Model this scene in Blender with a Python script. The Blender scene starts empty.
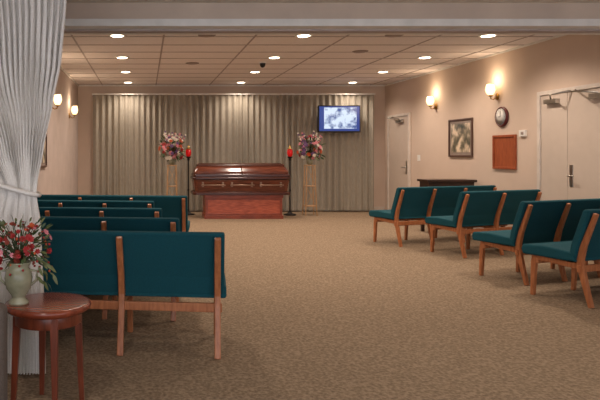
import bpy, math, random
from mathutils import Vector, Matrix
random.seed(4)
scene = bpy.context.scene
try:
    scene.view_settings.view_transform = 'Standard'
    scene.view_settings.look = 'None'
except Exception:
    pass

def lin(c):
    return tuple(((v/255)/12.92 if v/255 <= .04045 else ((v/255+.055)/1.055)**2.4) for v in c)+(1,)

# ------------------------------------------------------------------ materials
def mat(name, rgb, rough=.6, metal=0, emit=None, estr=0, rgb2=None, scale=8, stretch=(1,1,1), bump=0, bscale=None, detail=4, spec=None, contrast=(.3,.7), trans=0, alpha=None):
    m = bpy.data.materials.new(name); m.use_nodes = True
    nt = m.node_tree; b = nt.nodes['Principled BSDF']
    b.inputs['Base Color'].default_value = lin(rgb)
    b.inputs['Roughness'].default_value = rough
    b.inputs['Metallic'].default_value = metal
    if spec is not None: b.inputs['Specular IOR Level'].default_value = spec
    if trans: b.inputs['Transmission Weight'].default_value = trans
    tc = nt.nodes.new('ShaderNodeTexCoord'); mp = nt.nodes.new('ShaderNodeMapping')
    mp.inputs['Scale'].default_value = stretch
    nt.links.new(tc.outputs['Object'], mp.inputs['Vector'])
    n = nt.nodes.new('ShaderNodeTexNoise'); n.inputs['Scale'].default_value = scale; n.inputs['Detail'].default_value = detail
    nt.links.new(mp.outputs[0], n.inputs['Vector'])
    if rgb2 is None: rgb2 = tuple(int(v*.93) for v in rgb)
    r = nt.nodes.new('ShaderNodeValToRGB')
    r.color_ramp.elements[0].position = contrast[0]; r.color_ramp.elements[1].position = contrast[1]
    r.color_ramp.elements[0].color = lin(rgb2); r.color_ramp.elements[1].color = lin(rgb)
    nt.links.new(n.outputs['Fac'], r.inputs['Fac'])
    nt.links.new(r.outputs['Color'], b.inputs['Base Color'])
    if emit:
        b.inputs['Emission Color'].default_value = lin(emit); b.inputs['Emission Strength'].default_value = estr
    if bump:
        n2 = nt.nodes.new('ShaderNodeTexNoise'); n2.inputs['Scale'].default_value = bscale or scale*4
        nt.links.new(mp.outputs[0], n2.inputs['Vector'])
        bp = nt.nodes.new('ShaderNodeBump'); bp.inputs['Strength'].default_value = bump; bp.inputs['Distance'].default_value = .01
        nt.links.new(n2.outputs['Fac'], bp.inputs['Height']); nt.links.new(bp.outputs['Normal'], b.inputs['Normal'])
    return m

M = {}
M['wall'] = mat('wall_paint', (210,189,172), .8, rgb2=(205,184,167), scale=3, bump=.05, bscale=150)
M['wall_left'] = mat('wall_paint_left', (196,180,172), .8, scale=3, bump=.05, bscale=150)
M['soffit'] = mat('soffit_paint', (206,186,168), .8, scale=3)
M['trim_white'] = mat('white_trim', (232,228,222), .45)
M['tile'] = mat('ceiling_tile', (238,228,224), .9, rgb2=(228,218,214), scale=60, bump=.3, bscale=120)
M['tbar'] = mat('ceiling_tbar', (176,160,153), .6)
M['near_ceil'] = mat('near_ceiling_paint', (230,220,204), .85)
M['pewwood'] = mat('pew_oak', (184,116,74), .38, rgb2=(148,86,50), scale=9, stretch=(6,6,1))
M['teal'] = mat('teal_fabric', (22,80,90), .9, rgb2=(14,62,72), scale=260, bump=.25, bscale=500, spec=.25)
M['cherry'] = mat('cherry_wood', (140,66,42), .22, rgb2=(98,42,26), scale=6, stretch=(1,9,1))
M['cherry_leg'] = mat('cherry_leg_wood', (128,62,40), .3, rgb2=(92,42,26), scale=6, stretch=(8,8,1))
M['casket'] = mat('casket_mahogany', (116,62,44), .2, rgb2=(76,38,27), scale=5, stretch=(1,8,8))
M['casket_dk'] = mat('casket_moulding', (78,40,29), .25, rgb2=(56,28,20), scale=5, stretch=(1,8,8))
M['bier'] = mat('bier_wood', (184,94,66), .35, rgb2=(136,60,40), scale=7, stretch=(1,4,5))
M['bier_dk'] = mat('bier_trim', (140,66,46), .35, rgb2=(108,48,32), scale=7, stretch=(1,4,5))
M['silver'] = mat('brushed_silver', (190,184,176), .3, 1)
M['brass'] = mat('brass', (176,140,84), .3, 1)
M['handle'] = mat('antique_handle', (150,122,104), .38, 1)
M['black'] = mat('black_plastic', (16,16,18), .35)
M['iron'] = mat('dark_iron', (38,32,30), .45, .6)
M['door'] = mat('door_paint', (204,188,174), .5, rgb2=(200,184,170))
M['doorframe'] = mat('door_frame_paint', (220,208,197), .5)
M['drape'] = mat('drape_fabric', (164,156,142), .85, rgb2=(146,138,125), scale=40, stretch=(3,3,.3), bump=.1)
M['sheer'] = mat('sheer_curtain_fabric', (232,227,220), .8, rgb2=(220,213,206), scale=120, bump=.15)
M['white'] = mat('white_plastic', (236,232,226), .5)
M['speaker'] = mat('speaker_grille', (150,132,124), .6)
M['glow'] = mat('lamp_glow', (255,240,215), .5, emit=(255,234,202), estr=10)
M['shade'] = mat('sconce_glass', (255,230,190), .4, emit=(255,216,156), estr=2.6)
M['redglass'] = mat('red_glass', (190,20,24), .15, emit=(220,22,22), estr=.3)
M['taupe'] = mat('taupe_upholstery', (104,92,84), .9, rgb2=(86,76,70), scale=160, bump=.3)
M['vase'] = mat('celadon_glaze', (168,164,138), .25, rgb2=(118,116,92), scale=9)
M['leaf'] = mat('leaf_green', (66,86,46), .5, rgb2=(40,60,30), scale=20)
M['leaf2'] = mat('leaf_olive', (104,108,62), .5, rgb2=(70,78,42), scale=20)
M['stem'] = mat('stem_green', (56,70,38), .6)
M['fl_red'] = mat('petal_red', (160,28,30), .6)
M['fl_orange'] = mat('petal_orange', (198,88,44), .6)
M['fl_rust'] = mat('petal_rust', (134,50,32), .6)
M['fl_pink'] = mat('petal_pink', (230,146,156), .6)
M['fl_mauve'] = mat('petal_mauve', (120,84,130), .6)
M['fl_white'] = mat('petal_cream', (238,228,214), .6)
M['standwood'] = mat('stand_wood', (190,152,112), .5, rgb2=(160,122,84), scale=8, stretch=(6,6,1))
M['darkwood'] = mat('dark_wood', (62,36,24), .35, rgb2=(42,24,16), scale=8)
M['plaque'] = mat('plaque_wood', (168,86,46), .5, rgb2=(138,64,32), scale=10, stretch=(4,4,1))
M['clockrim'] = mat('clock_rim', (96,34,34), .35)
M['frame_dk'] = mat('picture_frame_wood', (92,66,54), .4)
M['matboard'] = mat('mat_board', (150,134,124), .8)

def carpet():
    m = bpy.data.materials.new('carpet'); m.use_nodes = True
    nt = m.node_tree; b = nt.nodes['Principled BSDF']; b.inputs['Roughness'].default_value = .95
    b.inputs['Specular IOR Level'].default_value = .15
    tc = nt.nodes.new('ShaderNodeTexCoord')
    v = nt.nodes.new('ShaderNodeTexVoronoi'); v.inputs['Scale'].default_value = 42
    n = nt.nodes.new('ShaderNodeTexNoise'); n.inputs['Scale'].default_value = 55; n.inputs['Detail'].default_value = 5; n.inputs['Roughness'].default_value=.7
    nt.links.new(tc.outputs['Object'], v.inputs['Vector']); nt.links.new(tc.outputs['Object'], n.inputs['Vector'])
    mx = nt.nodes.new('ShaderNodeMath'); mx.operation = 'MULTIPLY_ADD'; mx.inputs[1].default_value = .35
    nt.links.new(v.outputs['Distance'], mx.inputs[0]); nt.links.new(n.outputs['Fac'], mx.inputs[2])
    r = nt.nodes.new('ShaderNodeValToRGB')
    e = r.color_ramp.elements; e[0].position=.42; e[0].color=lin((104,88,72)); e[1].position=.82; e[1].color=lin((152,132,110))
    e2 = e.new(.62); e2.color = lin((128,109,89))
    nt.links.new(mx.outputs[0], r.inputs['Fac']); nt.links.new(r.outputs['Color'], b.inputs['Base Color'])
    bp = nt.nodes.new('ShaderNodeBump'); bp.inputs['Strength'].default_value=.4; bp.inputs['Distance'].default_value=.008
    nt.links.new(mx.outputs[0], bp.inputs['Height']); nt.links.new(bp.outputs['Normal'], b.inputs['Normal'])
    return m
M['carpet'] = carpet()

def screen_mat():
    m = bpy.data.materials.new('tv_picture'); m.use_nodes=True
    nt=m.node_tree; b=nt.nodes['Principled BSDF']; b.inputs['Base Color'].default_value=(.01,.01,.012,1); b.inputs['Roughness'].default_value=.2
    tc=nt.nodes.new('ShaderNodeTexCoord'); n=nt.nodes.new('ShaderNodeTexNoise'); n.inputs['Scale'].default_value=7; n.inputs['Detail'].default_value=2
    nt.links.new(tc.outputs['Object'], n.inputs['Vector'])
    r=nt.nodes.new('ShaderNodeValToRGB'); e=r.color_ramp.elements
    e[0].position=.34; e[0].color=lin((60,88,150)); e[1].position=.54; e[1].color=lin((214,230,250))
    nt.links.new(n.outputs['Fac'], r.inputs['Fac']); nt.links.new(r.outputs['Color'], b.inputs['Emission Color'])
    b.inputs['Emission Strength'].default_value=1.05
    return m
M['tvpic']=screen_mat()
M['tvblue']=mat('tv_screen_margin',(20,30,70),.2,emit=(46,74,150),estr=.8)
def paint_mat():
    m = bpy.data.materials.new('landscape_print'); m.use_nodes=True
    nt=m.node_tree; b=nt.nodes['Principled BSDF']; b.inputs['Roughness'].default_value=.3
    tc=nt.nodes.new('ShaderNodeTexCoord'); n=nt.nodes.new('ShaderNodeTexNoise'); n.inputs['Scale'].default_value=7; n.inputs['Detail'].default_value=5
    nt.links.new(tc.outputs['Object'], n.inputs['Vector'])
    r=nt.nodes.new('ShaderNodeValToRGB'); e=r.color_ramp.elements
    e[0].position=.33; e[0].color=lin((66,70,60)); e[1].position=.64; e[1].color=lin((226,206,180))
    k=e.new(.47); k.color=lin((130,120,100))
    nt.links.new(n.outputs['Fac'], r.inputs['Fac']); nt.links.new(r.outputs['Color'], b.inputs['Base Color'])
    return m
M['print']=paint_mat()

# ------------------------------------------------------------------ mesh builder
class MB:
    def __init__(s): s.v=[]; s.f=[]; s.m=[]; s.sm=[]; s.mats=[]
    def mi(s,k):
        if k not in s.mats: s.mats.append(k)
        return s.mats.index(k)
    def add(s, vs, fs, k, smooth=False):
        o=len(s.v); s.v+= [tuple(v) for v in vs]; i=s.mi(k)
        for f in fs: s.f.append(tuple(o+a for a in f)); s.m.append(i); s.sm.append(smooth)
    def box(s,a,b,k):
        x0,y0,z0=a; x1,y1,z1=b
        s.add([(x0,y0,z0),(x1,y0,z0),(x1,y1,z0),(x0,y1,z0),(x0,y0,z1),(x1,y0,z1),(x1,y1,z1),(x0,y1,z1)],
              [(0,3,2,1),(4,5,6,7),(0,1,5,4),(1,2,6,5),(2,3,7,6),(3,0,4,7)],k)
    def prism(s,prof,x0,x1,k):
        n=len(prof)
        vs=[(x0,p[0],p[1]) for p in prof]+[(x1,p[0],p[1]) for p in prof]
        fs=[tuple(range(n))[::-1],tuple(range(n,2*n))]+[(i,(i+1)%n,n+(i+1)%n,n+i) for i in range(n)]
        s.add(vs,fs,k)
    def tube(s,pts,rad,k,n=10,caps=True):
        pts=[Vector(p) for p in pts]
        if not isinstance(rad,(list,tuple)): rad=[rad]*len(pts)
        vs=[]; up=None
        for i,p in enumerate(pts):
            d=(pts[min(i+1,len(pts)-1)]-pts[max(i-1,0)]).normalized()
            if up is None: up=Vector((0,0,1)) if abs(d.z)<.9 else Vector((1,0,0))
            a=d.cross(up).normalized(); b=a.cross(d).normalized(); up=b
            for j in range(n):
                t=2*math.pi*j/n; vs.append(p+(a*math.cos(t)+b*math.sin(t))*rad[i])
        fs=[]
        for i in range(len(pts)-1):
            for j in range(n):
                k2=(j+1)%n; fs.append((i*n+j,i*n+k2,(i+1)*n+k2,(i+1)*n+j))
        if caps: fs.append(tuple(range(n))[::-1]); fs.append(tuple(range((len(pts)-1)*n,len(pts)*n)))
        s.add(vs,fs,k,True)
    def lathe(s,prof,c,k,n=24,axis='z'):
        vs=[]
        for r,h in prof:
            for j in range(n):
                t=2*math.pi*j/n; a,b=r*math.cos(t),r*math.sin(t)
                if axis=='z': vs.append((c[0]+a,c[1]+b,c[2]+h))
                elif axis=='x': vs.append((c[0]+h,c[1]+a,c[2]+b))
                else: vs.append((c[0]+a,c[1]+h,c[2]+b))
        fs=[]
        for i in range(len(prof)-1):
            for j in range(n):
                k2=(j+1)%n; fs.append((i*n+j,i*n+k2,(i+1)*n+k2,(i+1)*n+j))
        fs.append(tuple(range(n))[::-1]); fs.append(tuple(range((len(prof)-1)*n,len(prof)*n)))
        s.add(vs,fs,k,True)
    def sphere(s,c,r,k,n=8,sc=(1,1,1)):
        prof=[(max(.02*r,r*math.sin(math.pi*i/n)),-r*math.cos(math.pi*i/n)*sc[2]) for i in range(n+1)]
        s.lathe([(a*sc[0],h) for a,h in prof],c,k,n+2)
    def obj(s,name,parent=None,bevel=0,loc=(0,0,0),rot=0,seg=2,auto=True):
        me=bpy.data.meshes.new(name); me.from_pydata(s.v,[],s.f)
        for k in s.mats: me.materials.append(M[k])
        me.polygons.foreach_set('material_index',s.m); me.polygons.foreach_set('use_smooth',s.sm); me.update()
        import bmesh
        bm=bmesh.new(); bm.from_mesh(me); bmesh.ops.recalc_face_normals(bm,faces=bm.faces); bm.to_mesh(me); bm.free()
        o=bpy.data.objects.new(name,me); scene.collection.objects.link(o)
        o.location=loc; o.rotation_euler=(0,0,rot)
        if parent: o.parent=parent
        if bevel:
            b=o.modifiers.new('bevel','BEVEL'); b.width=bevel; b.segments=seg; b.limit_method='ANGLE'; b.angle_limit=math.radians(40)
        return o
def empty(name,loc=(0,0,0),rot=0):
    e=bpy.data.objects.new(name,None); scene.collection.objects.link(e); e.location=loc; e.rotation_euler=(0,0,rot); e.empty_display_size=.1
    return e
def quick(name,fn,**kw):
    b=MB(); fn(b); return b.obj(name,**kw)

# ------------------------------------------------------------------ room shell
XL,XR,YB,H=-1.53,5.48,13.7,2.875
YH=5.0
quick('floor',lambda b:b.box((-3.2,-1.5,-.1),(XR+.12,YB+.12,0),'carpet'))
quick('wall_back',lambda b:b.box((XL-.12,YB,0),(XR+.12,YB+.12,H+.1),'wall'))
quick('wall_right',lambda b:b.box((XR,-1.5,0),(XR+.12,YB,H+.1),'wall'))
quick('wall_left',lambda b:b.box((XL-.12,3.85,0),(XL,YB,H+.1),'wall_left'))
quick('wall_left_front',lambda b:(b.box((-3.2,3.73,0),(XL,3.85,2.55),'wall_left'),b.box((-3.32,-1.5,0),(-3.2,3.85,2.55),'wall_left')))
quick('ceiling',lambda b:b.box((XL,YH+.3,H),(XR,YB,H+.1),'tile'))
quick('ceiling_foyer',lambda b:b.box((-3.2,-1.5,2.56),(XR,YH,2.66),'near_ceil'))
def hdr(b):
    b.box((XL,YH,2.42),(XR,YH+.3,H+.1),'soffit')
quick('header_beam',hdr)
quick('trim_header',lambda b:(b.box((XL,YH-.03,2.36),(XR,YH+.33,2.42),'trim_white'),b.box((XL,YH+.1,2.345),(XR,YH+.2,2.36),'tbar')))
def tb(b):
    x=-.97
    while x<XR: b.box((x-.012,YH+.3,H-.006),(x+.012,YB,H),'tbar'); x+=1.22
    y=YH+.6
    while y<YB: b.box((XL,y-.012,H-.006),(XR,y+.012,H-.001),'tbar'); y+=.61
    b.box((XL,YH+.3,H-.03),(XL+.02,YB,H),'trim_white'); b.box((XR-.02,YH+.3,H-.03),(XR,YB,H),'trim_white'); b.box((XL,YB-.02,H-.03),(XR,YB,H),'trim_white')
quick('trim_ceiling_grid',tb)
quick('baseboard_right',lambda b:(b.box((XR-.015,-1.5,0),(XR,6.7,.1),'doorframe'),b.box((XR-.015,8.34,0),(XR,12.3,.1),'doorframe')))
quick('baseboard_left',lambda b:b.box((XL,3.9,0),(XL+.015,YB,.1),'doorframe'))
quick('baseboard_back',lambda b:b.box((XL+.02,YB-.015,0),(XR-.02,YB,.1),'doorframe'))

def door(name,y0,y1,split=None,h=2.1):
    e=empty(name,(XR,(y0+y1)/2,0))
    b=MB(); yy=(y0+y1)/2
    f=lambda y:y-yy
    b.box((-.05,f(y0),0),(0,f(y0)+.055,h+.055),'doorframe'); b.box((-.05,f(y1)-.055,0),(0,f(y1),h+.055),'doorframe')
    b.box((-.05,f(y0)+.055,h),(0,f(y1)-.055,h+.055),'doorframe'); b.obj('door_frame',parent=e,bevel=.006)
    leaves=[(y0+.06,y1-.06)] if not split else [(y0+.06,split-.003),(split+.003,y1-.06)]
    for i,(a,c) in enumerate(leaves):
        b=MB(); b.box((-.03,f(a),.008),(0,f(c),h-.005),'door')
        b.obj('leaf_%d'%(i+1),parent=e,bevel=.003)
    b=MB()
    hy=f(leaves[0][1]-.07) if split else f(leaves[0][0]+.08)
    b.box((-.036,hy-.03,.88),(-.03,hy+.03,1.16),'silver')
    b.tube([(-.036,hy,1.02),(-.085,hy,1.02),(-.09,hy-.11 if split else hy+.11,1.02)],.01,'silver')
    cy=f(leaves[0][0]+.35)
    b.box((-.09,cy-.14,h-.13),(-.03,cy+.14,h-.07),'silver')
    b.tube([(-.07,cy,h-.06),(-.24,cy+.18,h-.03),(-.045,cy+.36 if not split else cy+.42,h+.01)],.012,'silver')
    if split:
        c2=f(8.0)
        b.box((-.09,c2-.12,h-.13),(-.03,c2+.12,h-.07),'silver'); b.tube([(-.07,c2,h-.06),(-.22,c2-.2,h-.03),(-.045,c2-.34,h+.01)],.012,'silver')
    b.obj('door_hardware',parent=e,bevel=.004)
    return e
door('door_1',6.75,8.32,7.74)
door('door_2',12.36,13.46)

# ------------------------------------------------------------------ lights
def lamp(name,kind,loc,energy,col,parent=None,**kw):
    l=bpy.data.lights.new(name,kind); l.energy=energy; l.color=col
    for k,v in kw.items(): setattr(l,k,v)
    o=bpy.data.objects.new(name,l); scene.collection.objects.link(o); o.location=loc
    if parent: o.parent=parent
    return o
WARM=(1,.84,.70)
for iy,y in enumerate((6.2,7.94,9.74,11.45,13.12)):
    for x in (-.37,2.1,4.54):
        e=empty('recessed_light',(x,y,H))
        b=MB()
        b.lathe([(.085,-.004),(.085,-.014),(.115,-.012),(.12,0)],(0,0,0),'trim_white',28)
        b.lathe([(.001,-.0165),(.08,-.0165),(.082,-.014)],(0,0,0),'glow',28)
        b.obj('can_trim',parent=e)
        s=lamp('downlight_lamp','SPOT',(0,0,-.04),118 if iy<4 else 70,WARM,e,spot_size=math.radians(150),spot_blend=.8,shadow_soft_size=.09)
for x,y in ((.82,7.94),(3.3,7.94),(.82,10.4),(3.3,9.2)):
    b=MB(); b.lathe([(.001,-.012),(.1,-.012),(.115,-.006),(.12,0)],(0,0,0),'speaker',28); b.obj('ceiling_speaker',loc=(x,y,H))
b=MB(); b.lathe([(.05,0),(.05,-.03),(.045,-.06),(.03,-.085),(.002,-.095)],(0,0,0),'black',20); b.lathe([(.07,0),(.07,-.012),(.05,-.02)],(0,0,0),'white',20); b.obj('dome_camera',loc=(2.02,10.3,H))
for x,y in ((-.7,1.6),(2.4,1.2),(2.4,3.4)):  # unseen fill lights added to brighten the near side and tied curtain
    e=empty('foyer_fill_fixture',(x,y,2.56))
    b=MB(); b.lathe([(.001,-.012),(.1,-.012),(.12,0)],(0,0,0),'glow',24); b.obj('can_trim',parent=e)  # made-up glowing disc that houses the added fill lamp
    lamp('foyer_fill_lamp','SPOT',(0,0,-.04),52,(1,.88,.76),e,spot_size=math.radians(150),spot_blend=.8,shadow_soft_size=.1)

def sconce(loc,sgn):
    e=empty('wall_sconce',loc)
    b=MB()
    b.lathe([(.055,0),(.055,.012),(.03,.02)],(0,0,-.06),'brass',20,'x') if sgn>0 else b.lathe([(.03,-.02),(.055,-.012),(.055,0)],(0,0,-.06),'brass',20,'x')
    b.tube([(0,0,-.06),(sgn*.06,0,-.1),(sgn*.1,0,-.09),(sgn*.11,0,-.05)],.009,'brass')
    b.lathe([(.012,-.06),(.035,-.045),(.035,-.035)],(sgn*.11,0,0),'brass',18)
    b.obj('bracket',parent=e)
    b=MB()
    b.lathe([(.03,-.035),(.055,0),(.07,.05),(.06,.1),(.05,.13),(.03,.135)],(sgn*.11,0,0),'shade',20)
    b.obj('glass_shade',parent=e)
    lamp('sconce_lamp','POINT',(sgn*.16,0,.2),5.5,(1,.78,.54),e,shadow_soft_size=.08)
sconce((XR,9.33,2.25),-1); sconce((XR,11.3,2.25),-1)
sconce((XL,9.75,2.13),1); sconce((XL,12.1,2.13),1)

w=bpy.data.worlds.new('World'); scene.world=w; w.use_nodes=True
w.node_tree.nodes['Background'].inputs[0].default_value=(.86,.9,1,1); w.node_tree.nodes['Background'].inputs[1].default_value=2.3

# ------------------------------------------------------------------ drapes on back wall
def drapes(b):
    x0,x1=-1.17,5.15; n=1100; rows=[2.63,2.5,1.6,.7,.03]
    vs=[]
    for r,z in enumerate(rows):
        for i in range(n+1):
            t=i/n; x=x0+(x1-x0)*t
            a=math.sin(x/.135*2*math.pi+1.2*math.sin(x*2.1)+.1*r*math.sin(x*5))
            y=13.5+.026*a*(1+.35*math.sin(x*6.3))+.01*math.sin(x*3.7+z)
            vs.append((x,y,z))
    fs=[]
    m=n+1
    for r in range(len(rows)-1):
        for i in range(n): fs.append((r*m+i,r*m+i+1,(r+1)*m+i+1,(r+1)*m+i))
    b.add(vs,fs,'drape',True)
    b.box((x0-.02,13.46,2.63),(x1+.02,13.56,2.66),'trim_white')
    for x in (-1,1,3,5): b.box((x-.02,13.56,2.63),(x+.02,13.7,2.66),'trim_white')
quick('backdrop_drapes',drapes)

# ------------------------------------------------------------------ foreground tied curtain
def interp(tab,z):
    for (z0,v0),(z1,v1) in zip(tab,tab[1:]):
        if z0>=z>=z1:
            t=(z0-z)/(z0-z1); t=t*t*(3-2*t)*.4+t*.6; return v0+(v1-v0)*t
    return tab[-1][1]
def curtain(b):
    Rt=[(2.55,-.44),(2.18,-.46),(1.84,-.49),(1.6,-.535),(1.32,-.59),(1.12,-.63),(1.06,-.635),(.9,-.61),(.02,-.58)]
    Lt=[(2.55,-1.5),(1.84,-1.3),(1.32,-.98),(1.12,-.86),(1.06,-.85),(.9,-.9),(.02,-1.0)]
    n=420; R=70; vs=[]
    for r in range(R+1):
        z=2.55-(2.53)*r/R; a=interp(Lt,z); c=interp(Rt,z); wd=c-a
        for i in range(n+1):
            t=i/n
            amp=.024*min(1,(.25+wd))
            y=3.5+amp*math.sin(t*2*math.pi*25+.6*math.sin(z*2))+ .007*math.sin(t*2*math.pi*53+z*3)
            x=a+wd*t+.005*math.sin(t*2*math.pi*50+z*4)
            pinch=math.exp(-((z-1.09)/.05)**2)
            y=3.5+(y-3.5)*(1-.5*pinch)
            vs.append((x,y,z))
    m=n+1
    fs=[(r*m+i,r*m+i+1,(r+1)*m+i+1,(r+1)*m+i) for r in range(R) for i in range(n)]
    b.add(vs,fs,'sheer',True)
    pts=[(-.895,3.5,1.13)]+[(-.88+.26*t,3.5-.055*math.sin(math.pi*min(1,t*1.0))**.4,1.13-.07*t) for t in (.05,.2,.4,.6,.8,.95)]+[(-.615,3.5,1.06)]
    b.tube(pts,.014,'sheer',10)
    b.tube([(x,y+.11 if 0<i<len(pts)-1 else y,z) for i,(x,y,z) in enumerate(pts)],.012,'sheer',8)
    b.tube([(-1.55,3.5,2.545),(-.42,3.5,2.545)],.012,'trim_white')
quick('tied_curtain',curtain)

# ------------------------------------------------------------------ pews
def ribbon(b,pts,w,x0,x1,k):
    L=[];R=[]
    for i,p in enumerate(pts):
        a=Vector(pts[max(i-1,0)]); c=Vector(pts[min(i+1,len(pts)-1)]); d=(c-a).normalized(); n=Vector((-d.y,d.x))
        ww=w[i] if isinstance(w,list) else w
        L.append(Vector(p)+n*ww/2); R.append(Vector(p)-n*ww/2)
    n=len(pts); vs=[]
    for i in range(n):
        vs+=[(x0,L[i].x,L[i].y),(x1,L[i].x,L[i].y),(x1,R[i].x,R[i].y),(x0,R[i].x,R[i].y)]
    fs=[(0,1,2,3),((n-1)*4+3,(n-1)*4+2,(n-1)*4+1,(n-1)*4)]
    for i in range(n-1):
        for j in range(4): fs.append((i*4+j,i*4+(j+1)%4,(i+1)*4+(j+1)%4,(i+1)*4+j))
    b.add(vs,fs,k)
def pew(loc,rot,sections,sp,over=.05,hs=1):
    e=empty('church_pew',loc,math.radians(rot)); e.scale=(1,1,hs)
    b=MB(); W=sections*sp
    for i in range(sections+1):
        x=i*sp; t=.02
        ribbon(b,[(0,0),(.045,.17),(.085,.33),(.088,.40),(.06,.52),(-.04,.80)],[.032,.042,.055,.05,.042,.03],x-t,x+t,'pewwood')
        ribbon(b,[(.08,.335),(.3,.345),(.49,.36)],[.055,.045,.05],x-t+.002,x+t-.002,'pewwood')
        ribbon(b,[(.49,.378),(.505,.3),(.52,0)],[.05,.045,.03],x-t,x+t,'pewwood')
    b.box((-.03,.075,.285),(W+.03,.105,.345),'pewwood')
    b.box((-.03,.455,.30),(W+.03,.48,.35),'pewwood')
    b.obj('frame',parent=e,bevel=.006)
    b=MB()
    prof=[(.10,.372),(.59,.372),(.605,.42),(.59,.462),(.4,.475),(.13,.455)]
    b.prism(prof,-over,W+over,'teal'); b.obj('seat_cushion',parent=e,bevel=.018,seg=3)
    b=MB()
    prof=[(.112,.385),(.165,.40),(.145,.52),(.045,.82),(.02,.835),(-.018,.825),(.082,.52)]
    b.prism(prof,-.045,W+.045,'teal'); b.obj('back_cushion',parent=e,bevel=.014,seg=3)
    return e
sp=.625
for i,(yt,xr,sec) in enumerate(((3.80,.49,3),(4.66,.25,2.6),(5.5,.14,2.45),(6.35,.08,2.3),(7.15,.49,3))):
    W=sec*sp; a=math.radians(6)
    pew((xr-.03-W*math.cos(a),yt+W*math.sin(a),0),-6,3,W/3,.06,.965)
pew((3.765,5.06,0),20,3,.54)
pew((3.775,5.93,0),20,3,.54)
pew((3.99,7.48,0),20,2,.63)
pew((3.58,8.39,0),20,3,.58)

# ------------------------------------------------------------------ casket & bier
def rring(x0,x1,y0,y1,z,c):
    return [(x0+c,y0,z),(x1-c,y0,z),(x1,y0+c,z),(x1,y1-c,z),(x1-c,y1,z),(x0+c,y1,z),(x0,y1-c,z),(x0,y0+c,z)]
def loft(b,rings,k):
    vs=[v for r in rings for v in r]; n=8; fs=[]
    for i in range(len(rings)-1):
        for j in range(n): fs.append((i*n+j,i*n+(j+1)%n,(i+1)*n+(j+1)%n,(i+1)*n+j))
    fs.append(tuple(range(n))[::-1]); fs.append(tuple(range((len(rings)-1)*n,len(rings)*n)))
    b.add(vs,fs,k)
cx,cy=1.94,12.32
def R(i,z,c=.06,hx=.98,hy=.34): return rring(-hx+i,hx-i,-hy+i,hy-i,z,c)
e=empty('casket',(cx,cy,.48))
b=MB()
loft(b,[R(0,0),R(0,.045),R(.03,.07)],'casket_dk')
loft(b,[R(.05,.07),R(.035,.2),R(.02,.30)],'casket')
loft(b,[R(.02,.30),R(-.005,.315),R(-.005,.35),R(.015,.362)],'casket_dk')
b.obj('body',parent=e,bevel=.006)
b=MB()
for sx in (-1,1):
    def RR(i,z,iy=None,c=.04):
        iy=i if iy is None else iy
        a,bx=(.004,.965-i) if sx>0 else (-.965+i,-.004)
        y0,y1=-.325+iy,.325-iy
        if sx>0: return [(a,y0,z),(bx-c,y0,z),(bx,y0+c,z),(bx,y1-c,z),(bx-c,y1,z),(a,y1,z),(a,y1-c,z),(a,y0+c,z)]
        return [(a+c,y0,z),(bx,y0,z),(bx,y0+c,z),(bx,y1-c,z),(bx,y1,z),(a+c,y1,z),(a,y1-c,z),(a,y0+c,z)]
    loft(b,[RR(0,.364),RR(.0,.41),RR(.012,.425)],'casket_dk')
    loft(b,[RR(.02,.425),RR(.025,.47),RR(.05,.53,.07),RR(.085,.575,.13)],'casket')
    loft(b,[RR(.08,.575,.12),RR(.08,.592,.12),RR(.1,.61,.16),RR(.14,.635,.24)],'casket_dk')
b.obj('lid',parent=e,bevel=.006)
b=MB()
for sx in (-.58,0,.58):
    b.tube([(sx-.24,-.39,.2),(sx+.24,-.39,.2)],.012,'handle',12)
    for q in (-.2,.2):
        b.box((sx+q-.02,-.325,.16),(sx+q+.02,-.30,.26),'handle')
        b.tube([(sx+q,-.32,.23),(sx+q,-.36,.225),(sx+q,-.39,.2)],.011,'handle')
b.obj('handles',parent=e,bevel=.003)
e=empty('casket_bier',(1.98,12.3,0))
b=MB()
b.box((-.79,-.3,0),(.79,.3,.07),'bier_dk'); b.box((-.77,-.28,.07),(.77,.28,.42),'bier'); b.box((-.79,-.3,.42),(.79,.3,.48),'bier_dk')
for x in (-.77,.72): b.box((x,-.292,.07),(x+.05,-.28,.42),'bier_dk')
b.box((-.74,-.29,.07),(.74,-.28,.11),'bier_dk'); b.box((-.74,-.29,.385),(.74,-.28,.42),'bier_dk')
b.obj('bier_body',parent=e,bevel=.006)

# ------------------------------------------------------------------ flowers
def flower(b,c,r,k,nrm):
    c=Vector(c); nrm=Vector(nrm).normalized(); a=nrm.orthogonal().normalized(); d=nrm.cross(a)
    for lay,(rr,lift,n) in enumerate(((r,.15,7),(r*.68,.45,6),(r*.36,.8,5))):
        for i in range(n):
            t=2*math.pi*(i+.5*lay)/n; u=a*math.cos(t)+d*math.sin(t); w_=nrm.cross(u)
            base=c+nrm*.05*r
            p=[base,base+u*rr*.55+w_*rr*.36+nrm*rr*lift*.5,base+u*rr+nrm*rr*lift,base+u*rr*.55-w_*rr*.36+nrm*rr*lift*.5]
            b.add(p,[(0,1,2,3)],k,True)
    b.sphere(c+nrm*r*.15,r*.25,k,5)
def leafm(b,c,d,l,w_,k):
    c=Vector(c); d=Vector(d).normalized(); s_=d.cross(Vector((random.uniform(-1,1),random.uniform(-1,1),.7))).normalized(); n=s_.cross(d)
    p=[c,c+d*l*.35+s_*w_,c+d*l*.75+s_*w_*.7-n*l*.06,c+d*l-n*l*.15,c+d*l*.75-s_*w_*.7-n*l*.06,c+d*l*.35-s_*w_,c+d*l*.4+n*w_*.3]
    b.add(p,[(0,1,6),(1,2,6),(2,3,6),(3,4,6),(4,5,6),(5,0,6)],k,True)
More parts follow.
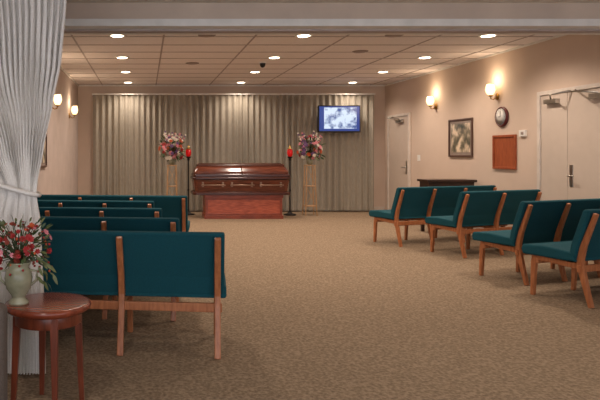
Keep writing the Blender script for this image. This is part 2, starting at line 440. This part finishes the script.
def bouquet(b,base,rx,ry,rz,nf,nl,fr,cols,lz=0):
    base=Vector(base); c=base+Vector((0,0,rz+lz))
    for i in range(nf):
        while True:
            u=Vector((random.uniform(-1,1),random.uniform(-1,1),random.uniform(-.8,1)))
            if .35<u.length<1: break
        p=c+Vector((u.x*rx,u.y*ry,u.z*rz))
        q=base+(p-base)*.5+Vector((0,0,.02))
        b.tube([base,q,p],[.003,.003,.002],'stem',5)
        flower(b,p,fr*random.uniform(.7,1.2),random.choice(cols),u+Vector((0,-.5,.2)))
    for i in range(nl):
        u=Vector((random.uniform(-1,1),random.uniform(-1,1),random.uniform(-.9,1)))
        p=c+Vector((u.x*rx,u.y*ry,u.z*rz))*.75
        leafm(b,p,u+Vector((0,0,.15)),fr*random.uniform(1.6,3),fr*.38,random.choice(['leaf','leaf2']))

def stand(x,y):
    e=empty('flower_stand',(x,y,0))
    b=MB()
    for sx in (-1,1):
        for sy in (-1,1):
            b.tube([(sx*.12,sy*.12,0),(sx*.1,sy*.1,.5),(sx*.085,sy*.085,1.06)],[.014,.014,.012],'standwood',8)
    for z,w_ in ((.2,.112),(.62,.1),(1.06,.1)):
        b.box((-w_,-w_,z-.01),(w_,w_,z+.01),'standwood')
    for z0,z1 in ((.21,.61),(.63,1.05)):
        b.tube([(-.1,-.1,z0),(.095,-.095,z1)],.006,'standwood',6); b.tube([(.1,-.1,z0),(-.095,-.095,z1)],.006,'standwood',6)
    b.obj('stand_frame',parent=e,bevel=.003)
    b=MB(); b.lathe([(.04,0),(.06,.03),(.065,.09),(.045,.13),(.055,.15)],(0,0,1.07),'vase',18); b.obj('stand_vase',parent=e)
    b=MB(); bouquet(b,(0,0,1.2),.27,.2,.27,80,70,.052,['fl_pink','fl_mauve','fl_white','fl_white','fl_pink','fl_orange','fl_red'],-.06)
    for i in range(14):
        a=random.uniform(-.55,.55); l=random.uniform(.45,.6); d=Vector((math.sin(a),random.uniform(-.2,.2),math.cos(a)))
        p=Vector((0,0,1.2)); b.tube([p,p+d*l],[.004,.002],'stem',5)
        for q in (.78,.86,.94,1.0): flower(b,p+d*l*q,.024,random.choice(['fl_pink','fl_white','fl_mauve']),(d.x,-.8,.3))
    b.obj('stand_flowers',parent=e)
stand(.57,12.7); stand(3.5,12.75)
def candle(x,y):
    e=empty('candle_stand',(x,y,0)); b=MB()
    b.lathe([(.13,0),(.13,.02),(.06,.04),(.025,.08),(.014,.12),(.014,.5),(.024,.53),(.014,.56),(.014,1.15),(.03,1.18),(.02,1.2),(.06,1.235),(.06,1.245)],(0,0,0),'iron',18)
    b.obj('post',parent=e)
    b=MB(); b.lathe([(.035,1.245),(.055,1.28),(.06,1.34),(.052,1.39),(.035,1.4)],(0,0,0),'redglass',18); b.obj('glass_cup',parent=e)
    b=MB(); b.lathe([(.05,1.4),(.055,1.41),(.02,1.44),(.012,1.49)],(0,0,0),'brass',16); b.obj('cup_cap',parent=e)
candle(.93,12.85); candle(3.08,12.75)

# ------------------------------------------------------------------ television
e=empty('television',(4.31,13.33,2.08)); b=MB()
b.box((-.47,-.03,-.30),(.47,.03,.30),'black'); b.box((-.2,.03,-.15),(.2,.06,.15),'black'); b.obj('tv_case',parent=e,bevel=.008)
b=MB(); b.box((-.445,-.033,-.27),(.445,-.0305,.275),'tvblue'); b.obj('screen_margin',parent=e)
b=MB(); b.box((-.34,-.0355,-.22),(.38,-.0335,.25),'tvpic'); b.obj('screen_image',parent=e)
b=MB(); b.box((-.03,.06,-.03),(.03,.12,.03),'black'); b.obj('mount_arm',parent=e)

# ------------------------------------------------------------------ wall items
def frame(name,side,yc,zc,w_,h_,kf,ki,mat_w=.0,fw=.03,loc_x=None):
    x=XR if side>0 else XL; s_=-side
    e=empty(name,(x,yc,zc)); b=MB()
    def bx(y0,z0,y1,z1,d0,d1,k): b.box((min(s_*d0,s_*d1),y0,z0),(max(s_*d0,s_*d1),y1,z1),k)
    bx(-w_/2,-h_/2,w_/2,-h_/2+fw,0,.03,kf); bx(-w_/2,h_/2-fw,w_/2,h_/2,0,.03,kf)
    bx(-w_/2,-h_/2+fw,-w_/2+fw,h_/2-fw,0,.03,kf); bx(w_/2-fw,-h_/2+fw,w_/2,h_/2-fw,0,.03,kf)
    b.obj('frame_moulding',parent=e,bevel=.004)
    b=MB()
    if mat_w: bx(-w_/2+fw,-h_/2+fw,w_/2-fw,h_/2-fw,0,.012,'matboard')
    bx(-w_/2+fw+mat_w,-h_/2+fw+mat_w,w_/2-fw-mat_w,h_/2-fw-mat_w,0,.015,ki); b.obj('panel',parent=e)
frame('framed_picture',1,10.4,1.58,.78,.66,'frame_dk','print',.05)
frame('framed_picture',-1,8.9,1.35,.6,.5,'frame_dk','print',.04)
frame('wooden_notice_board',1,9.13,1.33,.58,.52,'plaque','plaque',0,.035)
e=empty('wall_clock',(XR,9.19,1.87)); b=MB()
b.lathe([(.155,0),(.155,-.03),(.14,-.04),(.128,-.03),(.128,-.012)],(0,0,0),'clockrim',32,'x'); b.obj('rim',parent=e)
b=MB(); b.lathe([(.128,-.036),(.001,-.037)],(0,0,0),'white',32,'x')
b.box((-.041,-.003,-.005),(-.038,.003,.09),'black'); b.box((-.043,-.006,-.004),(-.039,.06,.004),'black')
for i in range(12):
    t=i*math.pi/6; y,z=.112*math.sin(t),.112*math.cos(t); b.box((-.039,y-.003,z-.003),(-.036,y+.003,z+.003),'black')
b.obj('dial',parent=e)
quick('thermostat',lambda b:(b.box((-.03,-.07,-.045),(0,.07,.045),'white'),b.box((-.034,-.04,-.02),(-.03,.02,.02),'speaker')),loc=(XR,8.68,1.6),bevel=.005)
quick('light_switch',lambda b:(b.box((-.008,-.06,-.06),(0,.06,.06),'white'),b.box((-.014,-.015,-.025),(-.008,.015,.025),'white')),loc=(XR,12.0,1.22),bevel=.002)

e=empty('console_table',(5.0,9.95,0)); b=MB()
b.box((-.4,-.2,.84),(.4,.2,.88),'darkwood'); b.box((-.37,-.17,.74),(.37,.17,.84),'darkwood')
for sx in (-.36,.31):
    for sy in (-.16,.11): b.box((sx,sy,0),(sx+.05,sy+.05,.74),'darkwood')
b.obj('table_body',parent=e,bevel=.005)

# ------------------------------------------------------------------ end table
e=empty('end_table',(-.497,3.08,0)); b=MB()
b.lathe([(.19,.50),(.205,.505),(.217,.515),(.222,.528),(.217,.54),(.2,.542),(.001,.542)],(0,0,0),'cherry',48); b.obj('table_top',parent=e)
b=MB(); b.lathe([(.165,.44),(.172,.442),(.172,.502),(.165,.504)],(0,0,0),'cherry_leg',40)
for a in (20,110,200,290):
    t=math.radians(a); x,y=.155*math.cos(t),.155*math.sin(t); x2,y2=.178*math.cos(t),.178*math.sin(t)
    wa,wb=.02,.012
    vs=[(x+i*wa,y+j*wa,.50) for i,j in ((-1,-1),(1,-1),(1,1),(-1,1))]+[(x2+i*wb,y2+j*wb,0) for i,j in ((-1,-1),(1,-1),(1,1),(-1,1))]
    b.add(vs,[(0,1,2,3),(7,6,5,4),(0,4,5,1),(1,5,6,2),(2,6,7,3),(3,7,4,0)],'cherry_leg')
b.obj('table_legs',parent=e,bevel=.003)

e=empty('flower_vase',(-.64,3.04,.542)); b=MB()
b.lathe([(.05,0),(.052,.012),(.034,.03),(.034,.04),(.062,.08),(.07,.13),(.062,.17),(.05,.185),(.062,.205),(.064,.212),(.055,.212),(.045,.19)],(0,0,0),'vase',28)
for sx in (-1,1): b.tube([(sx*.06,0,.17),(sx*.095,0,.165),(sx*.09,0,.12),(sx*.062,0,.095)],.007,'vase',8)
b.obj('urn',parent=e)
b=MB(); bouquet(b,(0,0,.2),.18,.12,.135,70,190,.018,['fl_red','fl_orange','fl_rust','fl_red','fl_red','fl_rust','fl_pink'],-.03)
for dx,dz in ((.16,.05),(.18,.0),(.15,-.04),(-.16,.02)):
    for k in range(5): leafm(b,(dx*(.6+.1*k),-.05,.2+dz-.01*k),(dx,random.uniform(-.3,.1),-.3+random.uniform(-.2,.2)),.06,.009,'leaf2')
for k in range(80):
    a=random.uniform(0,2*math.pi); rr=random.uniform(.06,.19); z=.17+random.uniform(-.02,.24)
    b.sphere((rr*math.cos(a),.7*rr*math.sin(a),z),.0065,random.choice(['fl_red','fl_rust','fl_orange']),5)
b.obj('flowers',parent=e)

# ------------------------------------------------------------------ armchair (mostly out of frame)
e=empty('armchair',(-1.02,2.36,0))
for nm,a,c in (('seat',(-.28,-.26,.14),(.38,.26,.40)),('arm_1',(-.38,.26,.1),(.40,.38,.63)),('arm_2',(-.38,-.38,.1),(.40,-.26,.63)),('back',(-.42,-.38,.1),(-.26,.38,.82))):
    b=MB(); b.box(a,c,'taupe'); b.obj(nm,parent=e,bevel=.035,seg=4)
b=MB()
for x in (-.36,.32):
    for y in (-.34,.30): b.box((x,y,0),(x+.05,y+.05,.12),'darkwood')
b.obj('feet',parent=e)

# ------------------------------------------------------------------ camera
cam=bpy.data.cameras.new('camera'); co=bpy.data.objects.new('camera',cam); scene.collection.objects.link(co)
co.location=(0,0,1.3); co.rotation_euler=(math.radians(90),0,0)
cam.sensor_width=36; cam.lens=36; cam.shift_x=155/600; cam.shift_y=-46/600
scene.camera=co
